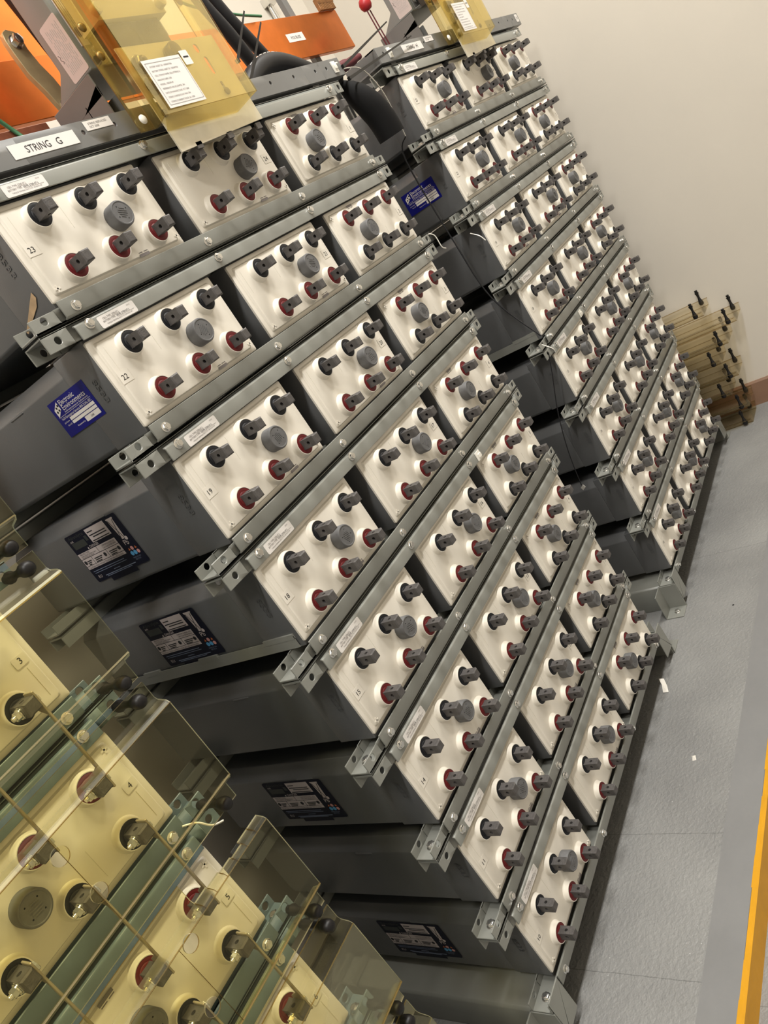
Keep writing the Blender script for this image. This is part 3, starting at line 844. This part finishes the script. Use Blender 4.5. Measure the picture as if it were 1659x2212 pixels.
def box_side(x):
    return [(.042, .183), (.165, .180), (.111, .222), (.111, .560), (.042, .560)]
for s in 'GH':
    X0 = RACK[s]
    r = thing('disconnect_box', (X0 + .50, .10, .128), f'grey sheet metal disconnect housing with warning sticker above STRING {s} beam', 'switch box', 'disconnect housings')
    I = T(-.50, -.10, -.128)
    mb = MB().prism([(y, z) for y, z in box_side(0)], .410, .640, 'x')
    place('housing', mb.mesh('housing', 'paint_box', bevel=.004, seg=3), r, I)
    # open channel bracket below
    tr = MB().box(.405, .4085, .050, .300, .086, .160).box(.4415, .445, .050, .300, .086, .140).box(.405, .445, .050, .300, .086, .0895)
    tr.box(.405, .4085, .050, .180, .14, .182)
    tr.box(.405, .445, .0985, .102, .086, .150)
    place('bracket', tr.mesh('bracket', 'paint_dark', bevel=.0008, seg=1), r, I)
    W_, H_ = .052, .102
    def lines(b, z):
        random.seed(3)
        for i in range(9):
            a = .010 + i * .0042
            yy = .012
            while yy < .088:
                L = random.uniform(.006, .022); b.box(a, a + .0009, yy, min(.092, yy + L), z, z + .0001); yy += L + random.uniform(.002, .006)
    def zig(b, z):
        for (ax, ay), (bx, by) in (((.004, .052), (.007, .047)), ((.007, .047), (.004, .044)), ((.004, .044), (.009, .038)), ((.009, .038), (.006, .036))):
            d = Vector((bx - ax, by - ay)).normalized(); n = Vector((-d.y, d.x)) * .0004
            b.add([(ax + n.x, ay + n.y, z), (ax - n.x, ay - n.y, z), (bx - n.x, by - n.y, z), (bx + n.x, by + n.y, z)], [(0, 1, 2, 3)])
    frame_label('warning_sticker', r, I @ T(.4098, .0935, .1885) @ SIDE, W_, H_, 'label_pink', {('fine_print', 'ink_pink'): lines, ('symbol', 'ink'): zig}, rounded=.004)
    fs = MB().box(.424, .446, .0405, .0418, .225, .50)
    fo = place('front_sticker', fs.mesh('front_sticker', 'label_pink', smooth=False), r, I)
    fl = MB()
    for i in range(4): fl.box(.427 + i * .005, .4283 + i * .005, .0400, .0404, .24, .48)
    place('fine_print', fl.mesh('fine_print', 'ink_soft', smooth=False), fo, Matrix.Identity(4))
    lt = MB().box(.428, .462, .022, .0415, .185, .188).box(.428, .462, .038, .0415, .188, .225)
    place('latch', lt.mesh('latch', 'paint_dark', bevel=.0005, seg=1), r, I)
    place('bolt', ME['webbolt'], r, I @ T(.444, .0378, .212))

    # tinned bus plate with its clear cover
    r = thing('bus_plate', (X0 + .53, -.027, -.024), f'tinned bus plate bolted to cell 24 posts below the STRING {s} cover', 'bus plate', 'tinned bus plates')
    I = T(-.53, .027, .024)
    mb = MB()
    hl = [(.600, .140, .006), (.640, .06, .005)]
    def slot(x, z0, z1, rr):
        return [(x + rr * math.cos(g), z1 + rr * math.sin(g)) for g in [PI * k / 8 for k in range(9)]] + [(x + rr * math.cos(g), z0 + rr * math.sin(g)) for g in [PI + PI * k / 8 for k in range(9)]]
    XL, XM, XR = .3835, .4900, .6560
    zb = lambda x: -.026 + .013 * (x - XL) / (XR - XL)          # slanting lower edge
    for quad, sl in (([(XL, zb(XL)), (XM, zb(XM)), (XM, .1625), (XL, .1640)], (.400, .046, .070, .0040)),
                     ([(XM, zb(XM)), (XR, zb(XR)), (XR, .0800), (XM, .0800)], (.600, .056, .070, .0040)),
                     ([(XM, .0800), (XR, .0800), (XR, .1280), (XM, .1280)], (.598, .094, .118, .0055)),
                     ([(XM, .1280), (XR, .1280), (XR, .1600), (XM, .1625)], (.590, .138, .143, .0065))):
        mb.pierced(quad, slot(*sl), (sl[0], (sl[1] + sl[2]) / 2), -.0510, -.0480)
    plate = place('plate', mb.mesh('plate', 'tin', smooth=False), r, I)
    for px, pz, nm in ((.416, .130, 'bolt'), (.414, .092, 'bolt'), (.506, .137, 'stud'), (.600, .053, 'screw'), (.400, .043, 'screw')):
        b = MB()
        if nm == 'bolt':
            b.lathe([(.0165, 0), (.0165, .004), (.015, .005)], 22, M=FACE).lathe([(.0120, .005), (.0120, .012), (.0105, .0135)], 6, M=FACE).lathe([(.006, .0135), (.006, .018), (.004, .019)], 12, M=FACE)
        elif nm == 'stud':
            b.lathe([(.0150, 0), (.0150, .005), (.0135, .0055), (.0150, .006), (.0150, .011), (.0135, .0115), (.0150, .012), (.0150, .018), (.0138, .0195)], 22, M=FACE)
        else:
            b.lathe([(.0068, 0), (.0068, .003), (.004, .0045)], 16, M=FACE)
        place(nm, b.mesh(nm, 'bolt_dark', angle=40), r, I @ T(px, -.0510, pz))
    for px in POSTX:                                            # post bolts
        xx = CW + CG + px
        place('post_bolt', SBZ, r, I @ T(xx, -.030, ZN))
        lk = MB().box(xx - .0085, xx + .0085, -.048, -.018, ZN + .0093, ZN + .0125).box(xx - .0085, xx + .0085, -.0510, -.0465, ZN + .004, ZN + .016)
        place('tab', lk.mesh('tab', 'lead', smooth=False), r, I)

    r = thing('terminal_cover', (X0 + .53, -.012, .036), f'clear amber cover box over the bus plate of the STRING {s} beam', 'cover', 'amber terminal covers')
    I = T(-.53, .012, -.036)
    ZT = .50
    cp = [(.346, -.0300), (.386, -.0300), (.389, -.0320), (.370, -.0720), (.373, -.0750), (.655, -.0750), (.658, -.0720), (.664, -.0320), (.661, -.0300), (.640, -.0300)]
    # profile lies in X-Y, extruded in Z
    pl = sheet(cp, .0026)
    mb = MB(); n = len(cp); N = len(pl); zb = .031
    mb.v += [(p[0], p[1], zb) for p in pl] + [(p[0], p[1], ZT) for p in pl]
    for i in range(N):
        j = (i + 1) % N; mb.f.append([i, j, N + j, N + i]); mb.mi.append(1 if i in (n - 1, N - 1) else 0)
    for q in range(n - 1):
        for e in (0, N): mb.f.append([e + q, e + q + 1, e + N - 2 - q, e + N - 1 - q]); mb.mi.append(1)
    mb.add([(.373, -.0725, zb), (.655, -.0725, zb), (.590, -.053, .010), (.377, -.053, .012), (.373, -.0750, zb), (.655, -.0750, zb), (.590, -.0555, .010), (.377, -.0555, .012)],
           [(0, 1, 2, 3), (4, 7, 6, 5), (3, 2, 6, 7), (0, 3, 7, 4), (1, 5, 6, 2)])
    place('shell', mb.mesh('shell', ['amber_strong', 'amber_edge'], smooth=False), r, I)
    for kx, kz in ((.364, .050), (.364, .165), (.364, .215)) if s == 'G' else ((.364, .050), (.364, .165)):
        b = MB().lathe([(.0082, 0), (.0082, .002), (.006, .004), (.002, .005)], 18, M=FACE)
        place('button_head', b.mesh('button_head', 'clip_white' if kz < .1 else 'brass', angle=60), r, I @ T(kx, -.0326, kz))
    for kz in (.058, .105, .24):
        b = MB().lathe([(.0080, 0), (.0080, .002), (.006, .004), (.002, .005)], 18, M=FACE)
        place('button_head', b.mesh('button_head', 'brass', angle=60), r, I @ T(.650, -.0326, kz))
    W_, H_ = .106, .085
    L9 = ['SYSTEM ASSET ID: 1000047906', 'BATTERY STRING ASSET ID: 1000047906', 'CELL STRING NAME: CELL/STRING ' + s, 'MANUFACTURER: GNB', 'MODEL: 100G99-07', 'REFERENCE VALUE (OHMS): 360', 'DATE OF MANUFACTURE: OCT 2008', 'STRING CHARGE FLOAT MAX: 70A', 'STRING CURRENT PULSE: 2A: 1000']
    def ink(b, z):
        for i, tx in enumerate(L9):
            put_text(b, tx, .012, .071 - i * .0078, .0030, width=min(.070, .0022 * len(tx)), z=z)
        for a in ((.005, .101, .079, .0795), (.005, .101, .005, .0055), (.005, .0055, .005, .0795), (.1005, .101, .005, .0795)): b.box(a[0], a[1], a[2], a[3], z, z + .0001)
    frame_label('data_sheet', r, I @ T(.392, -.0752, .0385) @ FRONT, W_ * .98, H_, 'label_white', {('print', 'ink_soft'): ink})
    frame_label('small_tag', r, I @ T(.4995, -.0756, .103) @ FRONT, .022, .026, 'label_white', {('mark', 'ink'): lambda b, z: b.box(.004, .018, .013, .0155, z, z + .0001)}, rounded=.002)

    # fuse block under the cover
    r = thing('fuse_block', (X0 + .52, .005, .176), f'beige terminal block with oval openings under the STRING {s} amber cover', 'terminal block', 'terminal blocks')
    I = T(-.52, -.005, -.176)
    mb = MB().box(.415, .600, -.030, .020, .225, .246).box(.420, .592, -.008, .020, .246, .330)
    for i in range(5):
        cx = .450 + i * .030; l = .420 if i == 0 else cx - .015; rr = .592 if i == 4 else cx + .015
        mb.pierced([(l, .246), (rr, .246), (rr, .330), (l, .330)], [(cx + .0058 * math.cos(PI * q / 9), .275 + .0106 * math.sin(PI * q / 9)) for q in range(18)], (cx, .275), -.022, -.008)
    place('body', mb.mesh('body', 'beige_device', smooth=False), r, I)
    place('lower_block', MB().box(.425, .585, -.016, .020, .176, .225).box(.430, .50, -.022, -.016, .178, .222).mesh('lower_block', 'device_grey', bevel=.002), r, I)
    for i in range(5):
        e = MB().lathe([(.009, 0), (.009, .0012)], 18, M=FACE @ Matrix.Diagonal((.62, 1.15, 1, 1)))
        place('opening', e.mesh('opening', 'device_grey', smooth=False), r, I @ T(.450 + i * .030, -.0085, .275))
    for xx in (.418, .590):
        e = MB().lathe([(.010, 0), (.010, .012), (.0085, .014)], 16, M=FACE).lathe([(.005, .014), (.005, .0145)], 10, mi=1, M=FACE)
        place('screw_boss', e.mesh('screw_boss', ['beige_device', 'beige_device']), r, I @ T(xx, -.030, .240))

# ------------------------------------------------------------------ copper bus bars and cabling behind the beams
r = thing('bus_bar', (.4, .26, .205), 'wide orange copper bus bar with POS BUSS tag behind the beams', 'bus bar')
I = T(-.4, -.26, -.205)
place('bar', MB().box(-1.6, 1.79, .250, .266, .213, .334).mesh('bar', 'copper', bevel=.0012, seg=1), r, I)
frame_label('buss_tag', r, I @ T(1.437, .2496, .262) @ FRONT, .092, .024, 'label_white', {('print', 'ink'): lambda b, z: put_text(b, 'POS BUSS', .020, .0075, .0085, width=.052, z=z)})
for bx in (-.9, .0, .95, 1.55):
    place('hanger', MB().box(bx, bx + .03, .266, .282, .19, .70).mesh('hanger', 'paint_dark', smooth=False), r, I)
r = thing('lower_bus_bar', (-.4, .21, .10), 'dull brown copper bus bar running below the orange one', 'bus bar')
place('bar', MB().box(-1.6, .404, .205, .217, .100, .187).mesh('bar', 'copper_dull', bevel=.001, seg=1), r, T(.4, -.21, -.10))

tag(place('copper_riser', MB().box(-.30, .640, .2818, .2898, .330, .640).mesh('copper_riser', 'copper', bevel=.001, seg=1)), 'upright copper plate behind the STRING G disconnect housing', 'bus bar')

def comb(name, x, y, z, w, lab):
    mb = MB().box(x, x + w, y, y + .012, z, z + .016)
    n = int(w / .009)
    for i in range(n): mb.box(x + i * .009, x + i * .009 + .0045, y, y + .012, z - .020, z)
    return tag(place(name, mb.mesh(name, 'insulator', bevel=.0006, seg=1)), lab, 'insulator', 'brown comb insulators')
comb('comb_insulator', 1.685, .2375, .352, .10, 'brown comb insulator clamped on the end of the orange bus bar')
comb('comb_insulator', 1.10, .288, .222, .10, 'brown comb insulator below the orange bus bar by the STRING H beam')

# curved tinned link with bolts at the left end
def link(x, lab, grp):
    r = thing('bus_link', (x, .19, .185), lab, 'bus link', grp)
    I = T(-x, -.19, -.185)
    pts = [(0, .350), (.012, .356), (.030, .350), (.036, .335), (.034, .315), (.038, .285), (.048, .255), (.052, .225), (.050, .198), (.040, .186), (.026, .188), (.018, .200), (.010, .235), (-.002, .270), (-.004, .310), (-.004, .335)]
    place('strap', MB().prism([(x - .012 + a, z) for a, z in pts], .188, .200, 'y').mesh('strap', 'link', bevel=.001, seg=1), r, I)
    for bx, bz in ((.004, .330), (.022, .200)):
        place('bolt', hexbolt(.010, .012), r, I @ T(x + bx, .188, bz))
link(.438, 'curved brass coloured link with bright bolts behind STRING G housing', 'bus links')

def cable(name, pts, rad, m, lab, cat='cable', grp=None, n=12):
    P_ = [Vector(p) for p in pts]; out = []
    for i in range(len(P_) - 1):
        p0 = P_[max(i - 1, 0)]; p1 = P_[i]; p2 = P_[i + 1]; p3 = P_[min(i + 2, len(P_) - 1)]
        for k in range(6):
            t = k / 6
            out.append(.5 * ((2 * p1) + (-p0 + p2) * t + (2 * p0 - 5 * p1 + 4 * p2 - p3) * t * t + (-p0 + 3 * p1 - 3 * p2 + p3) * t ** 3))
    out.append(P_[-1])
    return tag(place(name, MB().tube(out, rad, n).mesh(name, m, angle=60)), lab, cat, grp)
cable('power_cable', [(.468, .160, .62), (.466, .158, .45), (.470, .150, .33), (.478, .150, .25), (.486, .165, .20)], .0145, 'cable', 'thick black cable dropping beside the STRING G housing', grp='thick black power cables')
cable('power_cable', [(.905, .112, .62), (.930, .112, .36), (.972, .112, .24), (1.015, .1215, .14), (1.04, .1225, .10)], .0160, 'cable', 'thick black cable by the amber cover, reaching down behind the beam', grp='thick black power cables')
cable('power_cable', [(.945, .112, .62), (.985, .112, .34), (1.035, .112, .22), (1.090, .1205, .14), (1.115, .1215, .10)], .0150, 'cable', 'thick black cable crossing the orange bus bar above the arched hose', grp='thick black power cables')
r = thing('arched_hose', (1.06, .06, .085), 'black arched hose with white dashes lying on the STRING G beam', 'hose')
arc = [(.845 + .29 * k / 16, .07, .088 + .052 * math.sin(PI * (k + .8) / 17.5)) for k in range(17)]
place('hose', MB().tube(arc, .022, 14).mesh('hose', 'cable', angle=60), r, T(-1.06, -.06, -.085))
for k in range(3, 14, 1):
    a = Vector(arc[k]); d = (Vector(arc[k + 1]) - a).normalized(); n_ = Vector((0, -.35, 1)).normalized() * .0222
    e = MB().tube([a + n_, a + n_ + d * .012], .0012, 5)
    place('white_dash', e.mesh('white_dash', 'label_white'), r, T(-1.06, -.06, -.085))
cable('red_plug', [(.474, .128, .300), (.474, .128, .285), (.474, .128, .250), (.474, .128, .244)], .017, 'red', 'red round cap on the cable beside the STRING G housing', 'cap', 'red caps', 16)
tag(place('red_plug', MB().lathe([(.004, 0), (.014, .003), (.019, .012), (.020, .022), (.015, .034), (.006, .040)], 18).mesh('red_plug', 'red', angle=60), None, T(1.782, .15, .262)), 'red rounded cap hanging on two wires beside the STRING H housing', 'cap', 'red caps')
for i, dxx in enumerate((-.011, .010)):
    cable('thin_wire', [(1.782 + dxx, .150, .262), (1.783 + dxx, .150, .20), (1.786 + dxx, .150, .150), (1.790 + dxx, .15, .085)], .0022, 'wire_red', 'thin dark red wire below the red rounded cap, ' + ('nearer the STRING G rack', 'nearer the STRING H housing')[i], 'wire', 'thin red wires', 8)
cable('red_boot', [(1.40, .14, .115), (1.46, .13, .12), (1.52, .125, .128)], [.016] * 5 + [.013] * 4 + [.009] * 4, 'wire_red', 'dark red terminal boot behind the STRING H beam end', 'boot', None, 14)
cable('ground_wire', [(.93, .24, .62), (1.02, .235, .42), (1.20, .235, .36), (1.35, .235, .338)], .0035, 'green', 'green earth wire running down to the orange bus bar', 'wire', 'green wires', 8)
cable('ground_wire', [(.298, .2005, .215), (.322, .2005, .178), (.330, .180, .13)], .004, 'green', 'short green wire below the orange bus bar', 'wire', 'green wires', 8)

# zip ties
def tie(a, b, lab):
    a, b = Vector(a), Vector(b); d = (b - a).normalized(); n = d.cross(Vector((0, 1, 0))).normalized() * .0036; th = Vector((0, .0007, 0))
    mb = MB(); v = []
    for e, k in ((a, 1), (b, .5)):
        v += [e + n * k - th, e - n * k - th, e - n * k + th, e + n * k + th]
    mb.add(v, [(0, 1, 2, 3), (7, 6, 5, 4), (0, 4, 5, 1), (1, 5, 6, 2), (2, 6, 7, 3), (3, 7, 4, 0)])
    h = MB().box(a.x - .004, a.x + .004, a.y - .004, a.y + .004, a.z - .004, a.z + .004)
    r = thing('cable_tie', tuple(a), lab, 'cable tie', 'black cable ties')
    I = T(*(-a)); place('strap', mb.mesh('strap', 'plastic_black', smooth=False), r, I); place('head', h.mesh('head', 'plastic_black', smooth=False), r, I)
tie((.845, .05, .150), (.977, .05, .253), 'black cable tie tail standing up beside the amber cover')
tie((.850, .05, .105), (1.015, .05, .223), 'black cable tie tail rising from the arched hose end')
tie((1.150, -.006, .060), (1.502, -.006, .143), 'long black cable tie tail from the STRING G beam end, upper one')
tie((1.131, -.0145, .026), (1.581, -.0145, .088), 'long black cable tie tail over the rubber boot, lower one')

# black rubber boot hanging at the end of the STRING G beam
r = thing('rubber_boot', (1.20, .0, -.12), 'black rubber tube boot hanging between the STRING G and STRING H racks', 'boot')
a, b = Vector((1.158, .030, .034)), Vector((1.210, .004, -.132))
path = [a + (b - a) * (k / 8) + Vector((.012 * math.sin(PI * k / 8), -.012 * math.sin(PI * k / 8), 0)) for k in range(9)]
place('sleeve', MB().tube(path, [.012, .024, .031, .035, .037, .037, .037, .037, .0365], 24).mesh('sleeve', 'rubber', angle=60), r, T(-1.20, 0, .12))
place('loop', MB().tube([a + Vector((.0, 0, -.004)), a + Vector((-.001, -.010, .010)), a + Vector((-.001, -.018, .022))], .007, 8).mesh('loop', 'plastic_black'), r, T(-1.20, 0, .12))
# short steel conduit behind it
cable('steel_conduit', [(1.205, .075, .085), (1.23, .08, .055), (1.25, .09, .02), (1.26, .10, -.03)], .022, 'zinc', 'short bright steel conduit between the two beam ends', 'conduit', None, 18)
cable('steel_wire', [(1.215, .045, .075), (1.275, .02, .055), (1.300, .01, -.01), (1.318, .02, -.09), (1.33, .03, -.14)], .0018, 'zinc', 'thin bright wire looping down past the rubber boot', 'wire', None, 8)
# thin cords hanging down the gap
cable('hanging_cord', [(1.33, .03, -.14), (1.344, .072, -.19), (1.3464, .070, -.45), (1.3464, .055, -.64), (1.3440, -.022, -.805)], .0021, 'cable', 'thin black cord hanging in the gap along the STRING H upper tiers', 'cord', 'thin hanging cords', 8)
cable('hanging_cord', [(1.346, -.016, -.86), (1.348, .01, -.93), (1.345, .055, -1.05), (1.343, .088, -1.18), (1.347, .108, -1.30)], .0016, 'cable', 'thin black cord with paper tag hanging by the STRING H lower tiers', 'cord', 'thin hanging cords', 8)
def flat(name, c, w_, h_, m, lab, cat, rot):
    mb = MB().box(-w_ / 2, w_ / 2, -.0006, .0006, -h_ / 2, h_ / 2)
    return tag(place(name, mb.mesh(name, m, smooth=False), None, T(*c) @ rot), lab, cat)
flat('paper_tag', (1.3455, .106, -1.308), .020, .011, 'paper', 'small paper tag on the thin cord in the gap', 'tag', Matrix.Rotation(1.2, 4, 'Z') @ Matrix.Rotation(.6, 4, 'Y'))
cable('white_tie', [(1.345, -.01, -.83), (1.352, -.030, -.855), (1.362, -.028, -.872)], .0015, 'clip_white', 'white twist tie on the STRING H fifth frame end', 'cable tie', 'white twist ties', 6)
cable('white_tie', [(1.360, .02, -.452), (1.352, -.004, -.470), (1.356, -.012, -.490)], .0015, 'clip_white', 'white twist tie on the STRING H third frame end', 'cable tie', 'white twist ties', 6)
cable('white_tie', [(1.100, -.004, -.385), (1.112, -.010, -.398), (1.115, -.010, -.430), (1.126, -.012, -.440)], .0015, 'clip_white', 'white twist tie on the STRING G second frame end', 'cable tie', 'white twist ties', 6)
cable('white_tie', [(-.372, -.008, -.838), (-.356, -.014, -.850), (-.345, -.020, -.868), (-.330, -.024, -.876)], .0016, 'clip_white', 'white twist tie on the frame end between the amber shields', 'cable tie', 'white twist ties', 6)
# white clip pads on the bars
for s, t, lab in (('H', 4, 'white clip pad on the fifth top bar of STRING H rack'), ('G', 4, 'white clip pad on the fifth top bar of STRING G rack')):
    x = RACK[s] + (.306 if s == 'H' else .747)
    mb = MB().box(-.012, .012, -.0022, 0, -.011, .011).box(-.004, .010, -.005, -.0022, -.006, .004)
    tag(place('clip_pad', mb.mesh('clip_pad', 'clip_white', bevel=.0006, seg=1), None, T(x, -.0070, -t * P + .0135)), lab, 'clip', 'white clip pads')
# conduit on the wall
r = thing('wall_conduit', (2.49, .834, .60), 'grey steel conduit with clamp fixed on the beige wall', 'conduit')
place('pipe', MB().tube([(2.49, .836, .25), (2.49, .836, 1.08)], .0135, 12).mesh('pipe', 'zinc', angle=60), r, T(-2.49, -.834, -.60))
place('clamp', MB().box(2.462, 2.518, .812, .85, .70, .735).mesh('clamp', 'zinc', bevel=.002), r, T(-2.49, -.834, -.60))
# torn strip of tape on the side of the top tier
mb = MB().add([(-.0022, .030, -.120), (-.0022, .046, -.128), (-.0022, .100, -.1560), (-.0022, .098, -.1600), (-.0022, .040, -.140), (-.0022, .028, -.130)], [(0, 1, 2, 3, 4, 5)])
tag(place('tape_strip', mb.mesh('tape_strip', 'tape', smooth=False)), 'torn tan strip of tape on the top tier side of STRING G rack', 'tape')

# litter on the floor
mb = MB().add([(0, 0, .001), (.030, .004, .001), (.034, .018, .006), (.002, .016, .002), (.055, .010, .009), (.056, .024, .013)],
              [(0, 1, 2, 3), (1, 4, 5, 2)])
tag(place('paper_scrap', mb.mesh('paper_scrap', 'paper', smooth=False), None, T(.938, -.014, FL) @ Matrix.Rotation(.2, 4, 'Z')), 'folded white paper scrap on the floor near the STRING G rack foot', 'paper')
mb = MB().add([(0, 0, .0005), (.014, .003, .004), (.010, .012, .006), (-.002, .010, .001), (.005, .006, .010)], [(0, 1, 4), (1, 2, 4), (2, 3, 4), (3, 0, 4), (0, 3, 2, 1)])
tag(place('paper_crumb', mb.mesh('paper_crumb', 'paper', smooth=False), None, T(.666, -.138, FL)), 'small white paper crumb alone on the grey floor', 'paper')
mb = MB().lathe([(.0032, 0), (.0032, .001), (.002, .0015)], 10)
tag(place('floor_debris', mb.mesh('floor_debris', 'hole_dark'), None, T(1.30, -.16, FL)), 'dark speck of debris on the floor before the STRING H rack', 'debris')

# ------------------------------------------------------------------ lift everything so that the floor is at zero
for o in list(scene.objects):
    if o.parent is None and o.type in ('MESH', 'EMPTY'):
        o.location.z += Z0
